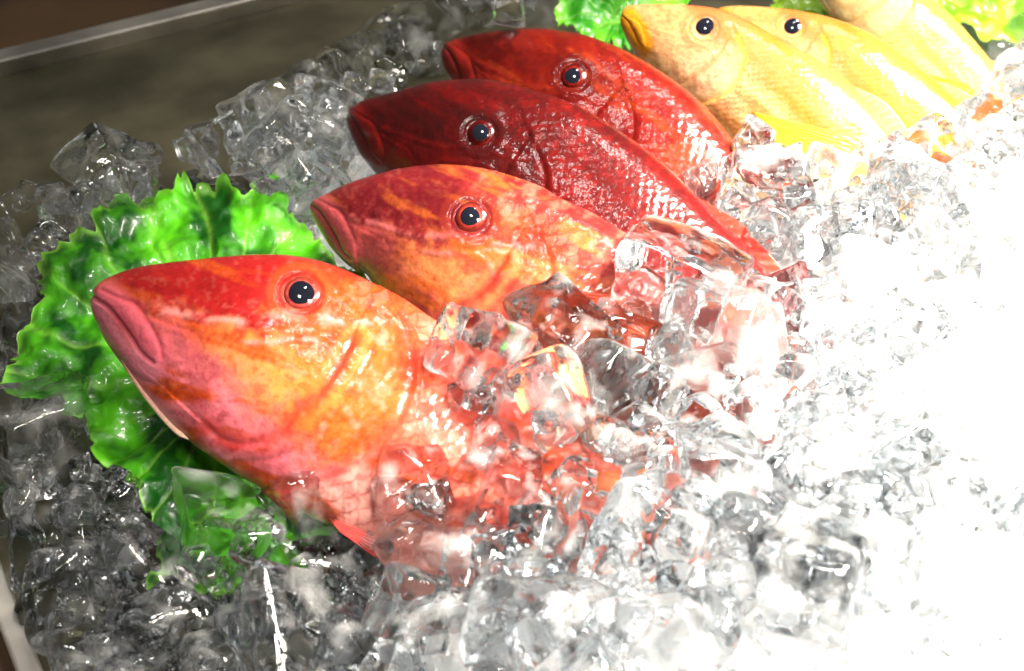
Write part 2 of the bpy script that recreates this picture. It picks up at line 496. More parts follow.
def make_fish(name, label, c):
    v = np.array([math.cos(math.radians(c['ang'])), -math.sin(math.radians(c['ang'])), c['toward']])
    a = unit(RIGHT * v[0] + UP * v[1] - FWD * v[2])
    S = at(c['snout'][0], c['snout'][1], c['depth'])
    view = unit(CAM - S)
    l = unit(view - (view @ a) * a)
    b = np.cross(a, -l)
    ro = math.radians(c['roll'])
    l, b = l * math.cos(ro) - b * math.sin(ro), b * math.cos(ro) + l * math.sin(ro)

    def loc(px, py):
        r = ray(px, py); k = ((S - CAM) @ l) / (r @ l)
        P = CAM + r * k - S
        return np.array([P @ a, P @ b])

    mpp = c['mpp']                                        # metres per canonical pixel of the body
    U = [np.zeros(2)] + [loc(*p) for p in c['up']]
    if c.get('low_abs'):
        L = [np.zeros(2)] + [loc(*p) for p in c['low']]
    else:
        L = [np.zeros(2)] + [loc(*p) for p in c['low']]
        for s_, t_ in ((156, -49), (230, -45), (297, -34), (352, -23)):
            if s_ * mpp > L[-1][0] + 30 * mpp: L.append(np.array([s_, t_]) * mpp)
    ue, le = U[-1], L[-1]
    Stot = c.get('length', 950) * mpp
    for f in (.2, .4, .6, .8, 1.0):
        k = f * f * (3 - 2 * f)
        U.append(np.array([ue[0] + (Stot - ue[0]) * f, ue[1] + (112 * mpp - ue[1]) * k]))
        L.append(np.array([le[0] + (Stot - le[0]) * f, le[1] + (48 * mpp - le[1]) * k]))
    nu, nf, nb = c['res']
    g = np.linspace(0, 1, nu)
    frac = np.where(g < .7, g * .62 / .7, .62 + (g - .7) * .38 / .3)          # denser at the head
    frac = frac * smooth(np.minimum(g * 14, 1) * .5 + .5, 0, 1)
    frac[0] = 0.0
    frac = np.maximum.accumulate(frac)
    Uc = resample(U, nu, frac); Lc = resample(L, nu, frac)
    front = np.linspace(0, math.pi, nf, endpoint=False)
    front = front - .18 * np.sin(2 * front)
    back = np.linspace(math.pi, 2 * math.pi, nb, endpoint=False)
    ph = np.concatenate([front, back])
    mid = (Uc + Lc) / 2; half = (Uc - Lc) / 2
    hd = np.linalg.norm(half, axis=1)
    w = hd * np.interp(frac, [0, .06, .2, .45, 1], [1.0, .82, .66, .62, .42])
    cs, sn = np.cos(ph), np.sin(ph)
    prof = np.sign(sn) * np.abs(sn) ** .88
    st = mid[:, None, :] + half[:, None, :] * cs[None, :, None]
    V = np.stack([st[..., 0], -w[:, None] * prof[None, :], st[..., 1]], -1)
    # canonical pixel of each vertex through this fish's middle plane
    near = np.stack([V[..., 0], -np.abs(V[..., 1]), V[..., 2]], -1)
    P3 = S + near[..., 0, None] * a - near[..., 1, None] * l + near[..., 2, None] * b
    px = project(P3.reshape(-1, 3))
    sn0 = np.array(c['snout'], float); ey = np.array(c['eye'], float)
    z1 = complex(*(EYE1 - E1)) / complex(*(ey - sn0))
    zz = (px[:, 0] - sn0[0] + 1j * (px[:, 1] - sn0[1])) * z1
    X = zz.real + E1[0]; Y = zz.imag + E1[1]
    nz = Noise2(c['seed'])
    p = c['paint']
    h, m, edge, rid, r, sdo = relief(X, Y, nz, p)
    cpm = abs(complex(*(loc(*ey)))) / abs(complex(*(EYE1 - E1)))       # metres per canonical pixel at the head
    fade = np.repeat(smooth(frac, .002, .02), len(ph))
    Nn = np.cross(np.gradient(V, axis=1), np.gradient(V, axis=0))
    ln = np.linalg.norm(Nn, axis=2, keepdims=True); Nn = Nn / np.maximum(ln, 1e-12)
    out = np.sign((Nn * (V - np.stack([mid[:, 0], 0 * mid[:, 0], mid[:, 1]], -1)[:, None, :])).sum(2, keepdims=True))
    Nn = Nn * np.where(out == 0, 1, out)
    # keep the outline: relief works sideways more than up and down
    amp = (np.abs(prof)[None, :] * .85 + .15).repeat(nu, 0).reshape(-1)
    V0 = V.reshape(-1, 3)
    Vd = V0 + Nn.reshape(-1, 3) * (h * cpm * fade * amp)[:, None]
    cols = (paint_yellow if p['kind'] == 'yellow' else paint_red)(X, Y, nz, p, m, edge, rid, r, sdo)
    F = grid_faces(nu, len(ph), True)
    n0 = len(Vd)
    tail_c = Vd.reshape(nu, len(ph), 3)[-1].mean(0)
    faces = F[:, ::-1]
    mat = M_SKIN_Y if p['kind'] == 'yellow' else M_SKIN
    root = empty(name, label, 'fish', c['group'])
    M = Matrix([[a[0], -l[0], b[0], S[0]], [a[1], -l[1], b[1], S[1]], [a[2], -l[2], b[2], S[2]], [0, 0, 0, 1]])
    root.matrix_world = M
    link('body', Vd, np.ascontiguousarray(faces), mat, root, cols)
    M3 = np.array(M)
    low = Vd.reshape(nu, len(ph), 3)[::8, ::6]
    lw = low.reshape(-1, 3) @ M3[:3, :3].T + M3[:3, 3]
    lf = grid_faces(low.shape[0], low.shape[1], True)
    FISH_BVH.append(BVHTree.FromPolygons([Vector(q) for q in lw], [tuple(int(i) for i in q) for q in lf]))

    # --- eye: a dome set in its socket, with iris and pupil
    def surf(s_, t_):
        grid = Vd.reshape(nu, len(ph), 3)[:, :nf].reshape(-1, 3)
        k = np.argmin((grid[:, 0] - s_) ** 2 + (grid[:, 2] - t_) ** 2)
        return grid[k]
    gi = np.argmin(((px.reshape(nu, -1, 2)[:, :nf] - ey) ** 2).sum(-1).reshape(-1))
    gp = V[:, :nf].reshape(-1, 3)[gi]
    el = np.array([gp[0], gp[2]])
    R = c['eye_px'] * cpm
    pts = [surf(el[0] + R * 1.5 * math.cos(q), el[1] + R * 1.5 * math.sin(q)) for q in np.linspace(0, 2 * math.pi, 16, endpoint=False)]
    pts = np.array(pts); cen = pts.mean(0)
    _, _, vt = np.linalg.svd(pts - cen)
    n_ = vt[2] if vt[2][1] < 0 else -vt[2]
    n_ = unit(n_ * .6 + np.array([0, -1, 0.0]) * .4)
    ax1 = unit(np.cross(n_, [0, 0, 1])); ax2 = np.cross(ax1, n_)
    cen = cen + n_ * R * c.get('eye_out', -.02)
    cen[0], cen[2] = el[0], el[1]

    def dome(r0, r1, lift, bulge, nr, colf, ox=0, oy=0, squash=.92):
        rr = np.linspace(r0, r1, nr); aa = np.linspace(0, 2 * math.pi, 48, endpoint=False)
        wob = 1 + .05 * np.cos(aa - 2.6 + c['seed']) + .03 * np.cos(3 * aa + c['seed'])
        x = rr[:, None] * wob * np.cos(aa); y = rr[:, None] * wob * np.sin(aa) * squash
        z = bulge * np.sqrt(np.maximum(0, 1 - ((x + ox) ** 2 + (y + oy) ** 2) / 1.35)) + lift
        vv = cen + R * ((x + ox)[..., None] * ax1 + (y + oy)[..., None] * ax2 + z[..., None] * n_)
        ff = grid_faces(nr, 48, True)
        cl = colf(rr[:, None] + 0 * aa[None, :], aa[None, :] + 0 * rr[:, None]).reshape(-1, 3)
        return vv.reshape(-1, 3), ff, cl
    e = c['eyecol']

    def ball(r_, an):
        k = smooth(r_, .62, 1.0)[..., None]
        nn = nz.n(an * 3 + 5, r_ * 6)[..., None]
        return np.asarray(e['iris']) * (1 - k) * (.4 + 1.1 * nn) + np.asarray(e['rim']) * k

    vv, ff, cl = dome(.02, 1.06, -.42, .75, 20, ball)
    eo = link('eye', vv, ff, M_EYE, root, cl)
    vv, ff, cl = dome(.36, .80, -.415 + .012, .75, 8, lambda r_, an: np.asarray(e['ring'])[None, None] * (.25 + 1.5 * nz.fbm(np.cos(an) * 3 + 9, np.sin(an) * 3 + r_ * 2, 3)[..., None]) * (1.15 - .75 * smooth(r_, .58, .80))[..., None], -.02, .04)
    link('iris', vv, ff, M_EYE, eo, cl)
    vv, ff, cl = dome(.001, c.get('pupil', .56), -.415 + .03, .75, 8, lambda r_, an: np.zeros(r_.shape + (3,)) + .004, -.04, .05)
    link('pupil', vv, ff, M_PUPIL, eo)

    # --- fins
    def fin(nm, base, tip, col0, col1, lat, rays=14, thick=.0005, mpart=M_FIN):
        nu2, nv2 = rays * 6, 26
        B = resample(base, nu2); T = resample(tip, nu2)
        k = np.linspace(0, 1, nv2)[None, :, None]
        G = B[:, None, :] * (1 - k) + T[:, None, :] * k
        rip = np.sin(np.linspace(0, rays * 2 * math.pi, nu2))[:, None] * np.sin(np.clip(k[..., 0] * 3.0, 0, math.pi)) * thick * .7
        y = lat(G[..., 0], G[..., 1]) if callable(lat) else np.full(G.shape[:2], lat)
        front_ = np.stack([G[..., 0], y - thick + rip * .6, G[..., 1]], -1).reshape(-1, 3)
        back_ = np.stack([G[..., 0], y + thick + rip * .6, G[..., 1]], -1).reshape(-1, 3)
        f = grid_faces(nu2, nv2)
        allf = [tuple(int(i) for i in q[::-1]) for q in f] + [tuple(int(i) + nu2 * nv2 for i in q) for q in f]
        n2 = nu2 * nv2
        ring = [i * nv2 for i in range(nu2)] + [(nu2 - 1) * nv2 + j for j in range(1, nv2)] + [i * nv2 + nv2 - 1 for i in range(nu2 - 2, -1, -1)] + [j for j in range(nv2 - 2, 0, -1)]
        for i in range(len(ring)):
            p_, q_ = ring[i], ring[(i + 1) % len(ring)]
            allf.append((p_, q_, q_ + n2, p_ + n2))
        kk = np.broadcast_to(k[..., 0], G.shape[:2]).reshape(-1)
        st_ = (.5 + .5 * np.sin(np.linspace(0, rays * 2 * math.pi, nu2)))[:, None].repeat(nv2, 1).reshape(-1)
        cc = np.asarray(col0)[None] * (1 - kk[:, None]) + np.asarray(col1)[None] * kk[:, None]
        cc = cc * (.85 + .2 * st_[:, None])
        return link(nm, np.concatenate([front_, back_]), allf, mpart, root, np.concatenate([cc, cc]))

    fc = c['fins']
    # dorsal fin folded flat along the back behind the nape
    i0, i1 = int(nu * .64), int(nu * .86)
    base = Uc[i0:i1:6] - np.array([0, .0015])
    nn_ = len(base)
    hgt = np.interp(np.linspace(0, 1, nn_), [0, .25, .8, 1], [.0005, .0045, .003, .0005])[:, None]
    tipc = base + np.array([[.010, 0]]) * np.linspace(0, 1, nn_)[:, None] + hgt * np.array([[.35, 1.0]]) + np.array([0, .0015])
    fin('dorsal_fin', base, tipc, fc[0], fc[1], 0.0, rays=16)
    # tail fin, deep in the ice
    e0 = np.array([Stot - .004, 112 * mpp]); e1_ = np.array([Stot - .004, 48 * mpp]); k = mpp
    fin('tail_fin', [e0, (e0 + e1_) / 2, e1_], [np.array([Stot + 190 * k, 260 * k]), np.array([Stot + 90 * k, 80 * k]), np.array([Stot + 190 * k, -100 * k])], fc[0], fc[1], 0.0, rays=16)
    # pectoral fin laid back along the flank
    if c.get('pect'):
        def onskin(q):
            k_ = np.argmin(((px.reshape(nu, -1, 2)[:, :nf] - np.array(q)) ** 2).sum(-1).reshape(-1))
            g_ = V[:, :nf].reshape(-1, 3)[k_]
            return np.array([g_[0], g_[2]])
        bs = [onskin(q) for q in c['pect'][0]]; tp = [onskin(q) for q in c['pect'][1]]

        def lat(s_, t_):
            gr = Vd.reshape(nu, len(ph), 3)[::3, :nf:3].reshape(-1, 3)
            o_ = np.empty(s_.shape)
            for i in range(s_.shape[0]):
                for j in range(s_.shape[1]):
                    kq = np.argmin((gr[:, 0] - s_[i, j]) ** 2 + (gr[:, 2] - t_[i, j]) ** 2)
                    o_[i, j] = gr[kq, 1]
            return o_ - .0013 - .0015 * np.linspace(0, 1, s_.shape[1])[None, :]
        fin('pectoral_fin', bs, tp, c['pectcol'][0], c['pectcol'][1], lat, rays=12, thick=.0004)
    if c.get('pelvic'):
        bs = [loc(*q) for q in c['pelvic'][0]]; tp = [loc(*q) for q in c['pelvic'][1]]
        fin('pelvic_fin', bs, tp, c['pectcol'][0], c['pectcol'][1], -.010, rays=7, thick=.0007)
    if c.get('barbel'):
        pts = np.array([loc(*q) for q in c['barbel']])
        pts = resample(pts, 30)
        path = np.stack([pts[:, 0], np.full(30, -.0065) - .003 * np.linspace(0, 1, 30), pts[:, 1]], -1)
        rad = np.interp(np.linspace(0, 1, 30), [0, .5, .93, 1], [.0009, .0009, .0009, .0002])
        vv, ff = tube(path, rad, 12)
        kk = np.linspace(0, 1, 30).repeat(12)[:, None]
        link('barbel', vv, ff, M_FIN, root, np.array([[.42, .16, .13]]) * (1 - kk) + np.array([[.50, .34, .25]]) * kk)
    return root


RED_EYE = dict(iris=(.26, .030, .022), rim=(.13, .018, .008), ring=(.32, .042, .034))
DARK_EYE = dict(iris=(.10, .005, .004), rim=(.03, .0015, .0015), ring=(.05, .002, .0015))
YEL_EYE = dict(iris=(.34, .20, .11), rim=(.26, .10, .03), ring=(.30, .17, .09))

GR = 'red fish bedded head up in the ice'
GY = 'yellow fish bedded behind the red fish'

make_fish('goatfish', 'orange and pink fish nearest the front with its head on the lettuce leaf', dict(
    snout=(95, 301), depth=.49, ang=38, toward=.29, roll=8, mpp=1 / 3000, length=730, group=GR, seed=11, res=(440, 230, 44),
    up=[(96, 291), (104, 283), (117, 276), (150, 267), (210, 260), (265, 256), (310, 260), (350, 272), (400, 297), (430, 317), (470, 343), (505, 370), (540, 400)],
    low=[(97, 316), (106, 338), (118, 356), (150, 398), (190, 440), (250, 482), (310, 515), (360, 540)], low_abs=True,
    eye=(300, 293), eye_px=19, pupil=.63, eyecol=RED_EYE, fins=((.6, .12, .05), (.7, .25, .1)),
    pectcol=((.34, .035, .03), (.40, .06, .05)),
    pelvic=([(338, 520), (350, 534)], [(398, 540), (386, 560)]),
    barbel=[(126, 350), (134, 366), (150, 391), (169, 415), (187, 434), (200, 443)],
    paint=dict(kind='red', pal=PAL1, ax=38, scale_px=19, lip=1.0, eye_r=.86)))

make_fish('goatfish', 'maroon fish with a yellowish cheek, behind the orange and pink fish', dict(
    snout=(310, 206), depth=.54, ang=41, toward=.29, roll=8, mpp=.87 / 3000, length=800, group=GR, seed=23, res=(380, 200, 40),
    up=[(314, 201), (325, 195.5), (351, 184), (381, 175), (407, 169), (432, 166), (457, 166), (488, 170), (518, 178), (544, 188), (560, 198), (600, 217), (650, 250), (690, 283), (735, 322)],
    low=[(313, 215), (328, 241), (343, 259), (358, 272), (372, 280)],
    eye=(470, 218), eye_px=19, pupil=.6, eyecol=dict(iris=(.20, .018, .012), rim=(.05, .004, .003), ring=(.20, .020, .014)), fins=((.45, .08, .03), (.5, .12, .05)),
    pect=([(560, 290), (568, 302), (566, 314)], [(655, 300), (672, 335), (640, 368)]), pectcol=((.22, .022, .010), (.28, .04, .016)),
    paint=dict(kind='red', pal=PAL2, ax=36, scale_px=19, lip=1.0, eye_r=1.0)))

make_fish('goatfish', 'deep crimson fish with a dark snout, between the maroon fish and the farthest red fish', dict(
    snout=(348, 117), depth=.60, ang=45, toward=.32, roll=8, mpp=.82 / 3000, group=GR, seed=37, res=(330, 180, 36),
    up=[(349, 112), (355, 107), (373, 99), (403, 92), (436, 84), (462, 81), (492, 81), (528, 89), (563, 100), (600, 118), (630, 138), (660, 160), (690, 189), (720, 219), (745, 245), (768, 272)],
    low=[(350, 126), (354, 138), (364, 157), (378, 174), (392, 186)],
    eye=(480, 133), eye_px=19, pupil=.62, eyecol=DARK_EYE, fins=((.3, .015, .01), (.34, .02, .012)),
    paint=dict(kind='red', pal=PAL3, ax=36, scale_px=17, scale_h=3.0, lip=.8, eye_r=1.0)))

make_fish('goatfish', 'bright crimson fish with an orange back, farthest of the red fish', dict(
    snout=(443, 47), depth=.66, ang=49, toward=.30, roll=8, mpp=.87 / 3000, group=GR, seed=41, res=(330, 180, 36),
    up=[(446, 43.5), (453, 41), (476, 35), (506, 31), (537, 29.5), (562, 31.6), (587, 36), (613, 45.5), (646, 62), (684, 88), (712, 114), (740, 149), (765, 183), (790, 220)],
    low=[(443, 56), (445, 68), (452, 80), (466, 96)],
    eye=(573, 76), eye_px=19, pupil=.6, eyecol=dict(iris=(.12, .006, .004), rim=(.02, .001, .001), ring=(.11, .005, .003)), fins=((.45, .03, .015), (.5, .06, .02)),
    paint=dict(kind='red', pal=PAL4, ax=36, scale_px=17, scale_h=3.0, lip=.9, eye_r=.95)))

make_fish('yellow_fish', 'pinkish yellow fish with thick yellow lips and a big dark eye', dict(
    snout=(623, 18), depth=.655, ang=36, toward=.25, roll=6, mpp=.62 / 3000, group=GY, seed=53, res=(280, 160, 34), low_abs=True,
    up=[(625, 8), (633, 5), (661, 4), (688, 5), (719, 9), (750, 22), (782, 40), (815, 58), (850, 84), (880, 116), (905, 152)],
    low=[(622, 26), (632, 48), (655, 78), (690, 115), (730, 152), (780, 190)],
    eye=(704, 28), eye_px=34, pupil=.66, eyecol=YEL_EYE, fins=((.75, .45, .05), (.78, .5, .08)),
    pect=([(752, 112), (756, 122), (752, 130)], [(870, 140), (868, 152), (820, 160)]), pectcol=((.50, .27, .012), (.55, .33, .02)),
    paint=dict(kind='yellow', pal=PAL5, ax=36, scale_px=17, scale_h=2.6, lip=1.3, eye_r=1.45, back_t=150)))

make_fish('yellow_fish', 'striped golden fish half hidden behind the one with yellow lips', dict(
    snout=(715, 16), depth=.70, ang=37, toward=.22, roll=6, mpp=.62 / 3000, group=GY, seed=59, res=(260, 150, 30), low_abs=True,
    up=[(718, 9), (730, 6), (752, 6), (776, 8), (800, 11), (832, 18), (870, 33), (910, 60), (950, 93), (985, 126), (1010, 158)],
    low=[(716, 24), (726, 46), (748, 76), (784, 112), (826, 150), (876, 190)],
    eye=(792, 27), eye_px=30, pupil=.74, eyecol=dict(YEL_EYE, iris=(.3, .08, .05), ring=(.25, .07, .05)), fins=((.75, .45, .05), (.78, .5, .08)),
    paint=dict(kind='yellow', pal=PAL6, ax=36, scale_px=17, scale_h=2.6, lip=1.0, eye_r=1.3, back_t=150)))

make_fish('yellow_fish', 'pale golden fish farthest back whose head is out of the picture', dict(
    snout=(800, -42), depth=.73, ang=40, toward=.2, roll=6, mpp=.60 / 3000, group=GY, seed=67, res=(240, 140, 30), low_abs=True,
    up=[(803, -49), (815, -51), (838, -49), (862, -45), (890, -34), (925, -8), (960, 25), (990, 60), (1015, 95), (1040, 135)],
    low=[(802, -32), (812, -10), (834, 22), (866, 60), (905, 100), (950, 140)],
    eye=(876, -30), eye_px=30, pupil=.7, eyecol=YEL_EYE, fins=((.75, .45, .05), (.78, .5, .08)),
    pect=([(895, 66), (900, 74), (898, 80)], [(972, 84), (974, 94), (940, 98)]), pectcol=((.50, .27, .012), (.55, .33, .02)),
    paint=dict(kind='yellow', pal=PAL7, ax=36, scale_px=17, scale_h=2.6, lip=1.0, eye_r=1.3, back_t=150)))

# ------------------------------------------------------------------ lettuce leaves
M_LEAF = leaf_material('lettuce_green', (.002, .065, .001), (.090, .50, .006), (.26, .60, .06))
M_LEAF_Y = leaf_material('lettuce_yellow_green', (.14, .44, .006), (.42, .70, .03), (.50, .70, .10))
M_LEAF_B = leaf_material('lettuce_bright_green', (.02, .22, .004), (.15, .60, .012), (.26, .60, .06))
LEAF_TREES = []


def lettuce(name, label, outline, centre, zfun, mat, seed, ruffle, spine):
    nz = Noise2(seed)
    nth, nr = 560, 120
    o = np.array(outline, float)
    o = resample(np.vstack([o[-2:], o, o[:3]]), nth * 3)
    o0 = np.array(outline[0]); k0 = np.argmin(np.linalg.norm(o[:nth] - o0, axis=1)); k1 = nth * 2 + np.argmin(np.linalg.norm(o[nth * 2:] - o0, axis=1))
    o = o[np.linspace(k0, k1, nth + 1).astype(int)[:-1]]
    cx, cy = centre
    th = np.arange(nth)
    # saw-toothed margin
    jag = 1 + .055 * (nz.n(th / 2.1, th * 0 + 4) - .5) + .035 * (nz.n(th / 7., th * 0 + 9) - .5)
    rr = np.linspace(0.002, 1, nr) ** .8
    px = cx + (o[:, 0] - cx)[None, :] * rr[:, None] * (1 + (jag - 1)[None, :] * rr[:, None] ** 6)
    py = cy + (o[:, 1] - cy)[None, :] * rr[:, None] * (1 + (jag - 1)[None, :] * rr[:, None] ** 6)
    P = np.zeros(px.shape + (3,))
    for i in range(nr):
        for j in range(nth):
            P[i, j] = zfun(px[i, j], py[i, j])
    x, y = P[..., 0], P[..., 1]
    k = (rr[:, None] ** 2.2)
    # veins run from the spine outwards
    d_sp, sd = line_dist(px, py, spine)
    ang = np.arctan2(py - cy, px - cx)
    vein = np.exp(-(d_sp / 5) ** 2)
    vv = np.abs(((ang * 11 / math.pi + 1.0 * nz.fbm(px / 70, py / 70, 2)) % 1) - .5) * rr[:, None] * 30
    vein = np.maximum(vein, np.exp(-(vv / 1.3) ** 2) * .7)
    wav = (nz.fbm(x * 42, y * 42, 3) - .5) * 1.7
    wav2 = np.sin(ang * 13 + 4 * nz.n(px / 60, py / 60)) * k + .7 * np.sin(ang * 37 + 9 * nz.n(px / 45, py / 45)) * rr[:, None] ** 9
    blister = nz.fbm(x * 62 + 7, y * 62, 2)
    z = ruffle * (wav * 1.5 + .22 * wav2) + .0042 * (blister - .5) - .0035 * smooth(nz.fbm(x * 48 + 3, y * 48 + 8, 2), .56, .74) - .0008 * vein + .0012 * (nz.fbm(x * 260, y * 260, 2) - .5)
    P[..., 2] += z
    top = P.reshape(-1, 3); bot = (P - np.array([0, 0, .0006])).reshape(-1, 3)
    f = grid_faces(nr, nth, True)
    n = len(top)
    rim = np.stack([(nr - 1) * nth + np.arange(nth), (nr - 1) * nth + (np.arange(nth) + 1) % nth], 1)
    fr = np.stack([rim[:, 0], rim[:, 1], rim[:, 1] + n, rim[:, 0] + n], 1)
    faces = np.concatenate([f, f[:, ::-1] + n, fr])
    light = np.clip(3.3 * (nz.fbm(px / 42 + 2, py / 42, 4) - .45) + .35 * k, 0, 1)
    ed = smooth(rr, .955, 1.0)[:, None] * np.ones((1, nth))
    cols = np.stack([light + 0 * k, np.clip(vein * .45 + ed * .45, 0, 1), 0 * light], -1).reshape(-1, 3)
    ob = link(name, np.concatenate([top, bot]), faces, mat, None, np.concatenate([cols, cols]))
    tag(ob, label, 'lettuce leaf')
    sub = P[::4, ::6]
    LEAF_TREES.append(BVHTree.FromPolygons([Vector(q) for q in sub.reshape(-1, 3)], [tuple(int(i) for i in q) for q in grid_faces(sub.shape[0], sub.shape[1], True)]))
    return ob


def leaf_plane(px, py):
    # z = .033 + .13 (y - .367)
    r = ray(px, py)
    k = (.033 + .13 * (CAM[1] - .367) - CAM[2]) / (r[2] - .13 * r[1])
    return CAM + r * k


LEAF1 = [(180, 171), (197, 181), (226, 180), (239, 193), (262, 197), (282, 194), (292, 211), (309, 220), (330, 250), (372, 290), (400, 340), (420, 420), (410, 500), (372, 556), (330, 580), (285, 588), (240, 597), (190, 598), (160, 590),
         (152, 560), (149, 520), (128, 481), (98, 458), (85, 432), (65, 412), (39, 414), (2, 412), (3, 389), (13, 370), (14, 343), (23, 317), (43, 291), (40, 268), (49, 248), (72, 240), (94, 230), (90, 213), (108, 208), (121, 194), (147, 193), (170, 190)]
lettuce('lettuce_leaf', 'large ruffled green lettuce leaf under the head of the front fish', LEAF1, (225, 385), leaf_plane, M_LEAF, 5, .0055,
        [(290, 560), (240, 430), (190, 330), (165, 240)])
LEAF2 = [(556, 2), (575, -12), (640, -30), (690, -20), (680, 10), (650, 30), (640, 46), (620, 42), (598, 34), (578, 26), (562, 18)]
lettuce('lettuce_leaf', 'small bright green leaf tip between the farthest red fish and yellow lips', LEAF2, (620, 5), lambda x, y: on_plane(x, y, .030 + .0002 * (40 - y)), M_LEAF_B, 8, .006, [(690, -10), (600, 15)])
LEAF3 = [(770, 6), (800, -30), (900, -60), (1000, -40), (1060, -10), (1070, 30), (1040, 52), (1010, 44), (985, 40), (955, 24), (900, 30), (820, 30)]
lettuce('lettuce_leaf', 'yellow green leaf behind the golden fish in the back corner', LEAF3, (920, -5), lambda x, y: on_plane(x, y, .020 + .0002 * (50 - y)), M_LEAF_Y, 9, .008, [(1050, -10), (800, 0)])

# ------------------------------------------------------------------ steel tray and what lies beyond
ALF = math.radians(30)
T1 = np.array([math.cos(ALF), math.sin(ALF)]); T2 = np.array([-math.sin(ALF), math.cos(ALF)])


def steel(name, dark, rough):
    m, nt, out = new_mat(name)
    b = bsdf(nt, Metallic=.85, Roughness=rough)
    tc = nt.nodes.new('ShaderNodeTexCoord')
    nz = N(nt, 'ShaderNodeTexNoise'); nz.inputs['Scale'].default_value = 14; nz.inputs['Detail'].default_value = 5
    nt.links.new(tc.outputs['Object'], nz.inputs['Vector'])
    cr = N(nt, 'ShaderNodeValToRGB')
    cr.color_ramp.elements[0].position = .35; cr.color_ramp.elements[0].color = (*[q * .6 for q in dark], 1)
    cr.color_ramp.elements[1].position = .75; cr.color_ramp.elements[1].color = (*[q * 1.6 for q in dark], 1)
    nt.links.new(nz.outputs['Fac'], cr.inputs[0]); nt.links.new(cr.outputs[0], b.inputs['Base Color'])
    mr = N(nt, 'ShaderNodeMapRange'); mr.inputs['To Min'].default_value = rough * .6; mr.inputs['To Max'].default_value = rough * 1.5
    nt.links.new(nz.outputs['Fac'], mr.inputs['Value']); nt.links.new(mr.outputs[0], b.inputs['Roughness'])
    bp = bump(nt, 60, .2, .002, 4); nt.links.new(bp.outputs['Normal'], b.inputs['Normal'])
    nt.links.new(b.outputs[0], out.inputs['Surface'])
    return m


M_STEEL = steel('dull_steel', (.15, .14, .09), .45)
M_RIM = steel('rim_steel', (.6, .57, .52), .35)


def box(cx, cy, cz, hx, hy, hz):
    v = [(cx + sx * hx, cy + sy * hy, cz + sz * hz) for sx in (-1, 1) for sy in (-1, 1) for sz in (-1, 1)]
    f = [(0, 1, 3, 2), (4, 6, 7, 5), (0, 4, 5, 1), (2, 3, 7, 6), (0, 2, 6, 4), (1, 5, 7, 3)]
    return v, f


def bevel(o, w, seg=3):
    md = o.modifiers.new('bevel', 'BEVEL'); md.width = w; md.segments = seg; md.limit_method = 'ANGLE'


TP0, TP1, TQ0, TQ1 = .010, 1.25, -.25, .703          # tray extents in its own axes
tray = empty('steel_tray', 'dull steel display tray with a thin raised rim under the ice', 'tray')
tray.rotation_euler = (0, 0, ALF)
v, f = box((TP0 + TP1) / 2, (TQ0 + TQ1) / 2, -.004, (TP1 - TP0) / 2, (TQ1 - TQ0) / 2, .004)
link('tray_floor', v, f, M_STEEL, tray, smooth_shade=False)
for nm, bx in (('rim', ((TP0 + TP1) / 2, TQ1 + .007, .003, (TP1 - TP0) / 2 + .014, .0066, .006)), ('rim', ((TP0 - .004), (TQ0 + TQ1) / 2, .003, .0038, (TQ1 - TQ0) / 2 - .001, .006)),
               ('rim', ((TP1 + .004), (TQ0 + TQ1) / 2, .003, .0038, (TQ1 - TQ0) / 2 - .001, .006)), ('rim', ((TP0 + TP1) / 2, TQ0 - .004, .003, (TP1 - TP0) / 2 + .008, .0038, .006))):
    v, f = box(*bx)
    o = link(nm, v, f, M_RIM, tray, smooth_shade=False); bevel(o, .0015)


def wood():
    m, nt, out = new_mat('dark_brown_counter')
    b = bsdf(nt, Roughness=.45)
    tc = nt.nodes.new('ShaderNodeTexCoord')
    nz = N(nt, 'ShaderNodeTexNoise'); nz.inputs['Scale'].default_value = 9; nz.inputs['Detail'].default_value = 4
    nt.links.new(tc.outputs['Object'], nz.inputs['Vector'])
    cr = N(nt, 'ShaderNodeValToRGB')
    cr.color_ramp.elements[0].position = .35; cr.color_ramp.elements[0].color = (.020, .011, .005, 1)
    cr.color_ramp.elements[1].position = .7; cr.color_ramp.elements[1].color = (.085, .045, .018, 1)
    nt.links.new(nz.outputs['Fac'], cr.inputs[0]); nt.links.new(cr.outputs[0], b.inputs['Base Color'])
    nt.links.new(b.outputs[0], out.inputs['Surface'])
    return m


cv, cf = box(.4, .5, -.032, 1.6, 1.6, .02)
tag(link('counter', cv, cf, wood(), None, smooth_shade=False), 'dark brown counter under and beyond the steel tray', 'counter', kind='structure')

# ------------------------------------------------------------------ ice
def tray_pq(x, y):
    return x * T1[0] + y * T1[1], x * T2[0] + y * T2[1]


def bed(x, y):
    """height of the top of the ice heap"""
    p, q = tray_pq(x, y)
    z = .030 + .10 * (np.minimum(y, .52) - .367)
    z = z + .030 * smooth(x, -.06, .06) * smooth(.50 - y, 0, .16) + .012 * smooth(x, .05, .25) - .030 * smooth(x, .02, .15) * smooth(y, .48, .60)
    z = z + .016 * smooth(x, -.06, .0) * smooth(.36 - y, 0, .08)
    z = np.clip(z, .018, .088)
    z = z * smooth(.570 - q, .0, .058)
    z = z * (.5 + .5 * smooth(p, .0, .09))
    return z


gx, gy = np.meshgrid(np.linspace(-.32, .75, 120), np.linspace(.08, 1.05, 110), indexing='ij')
BZ = bed(gx, gy)
bv = np.stack([gx, gy, BZ], -1).reshape(-1, 3)
BED_TREE = BVHTree.FromPolygons([Vector(q) for q in bv], [tuple(int(i) for i in q) for q in grid_faces(120, 110)])
TREES = FISH_BVH + LEAF_TREES


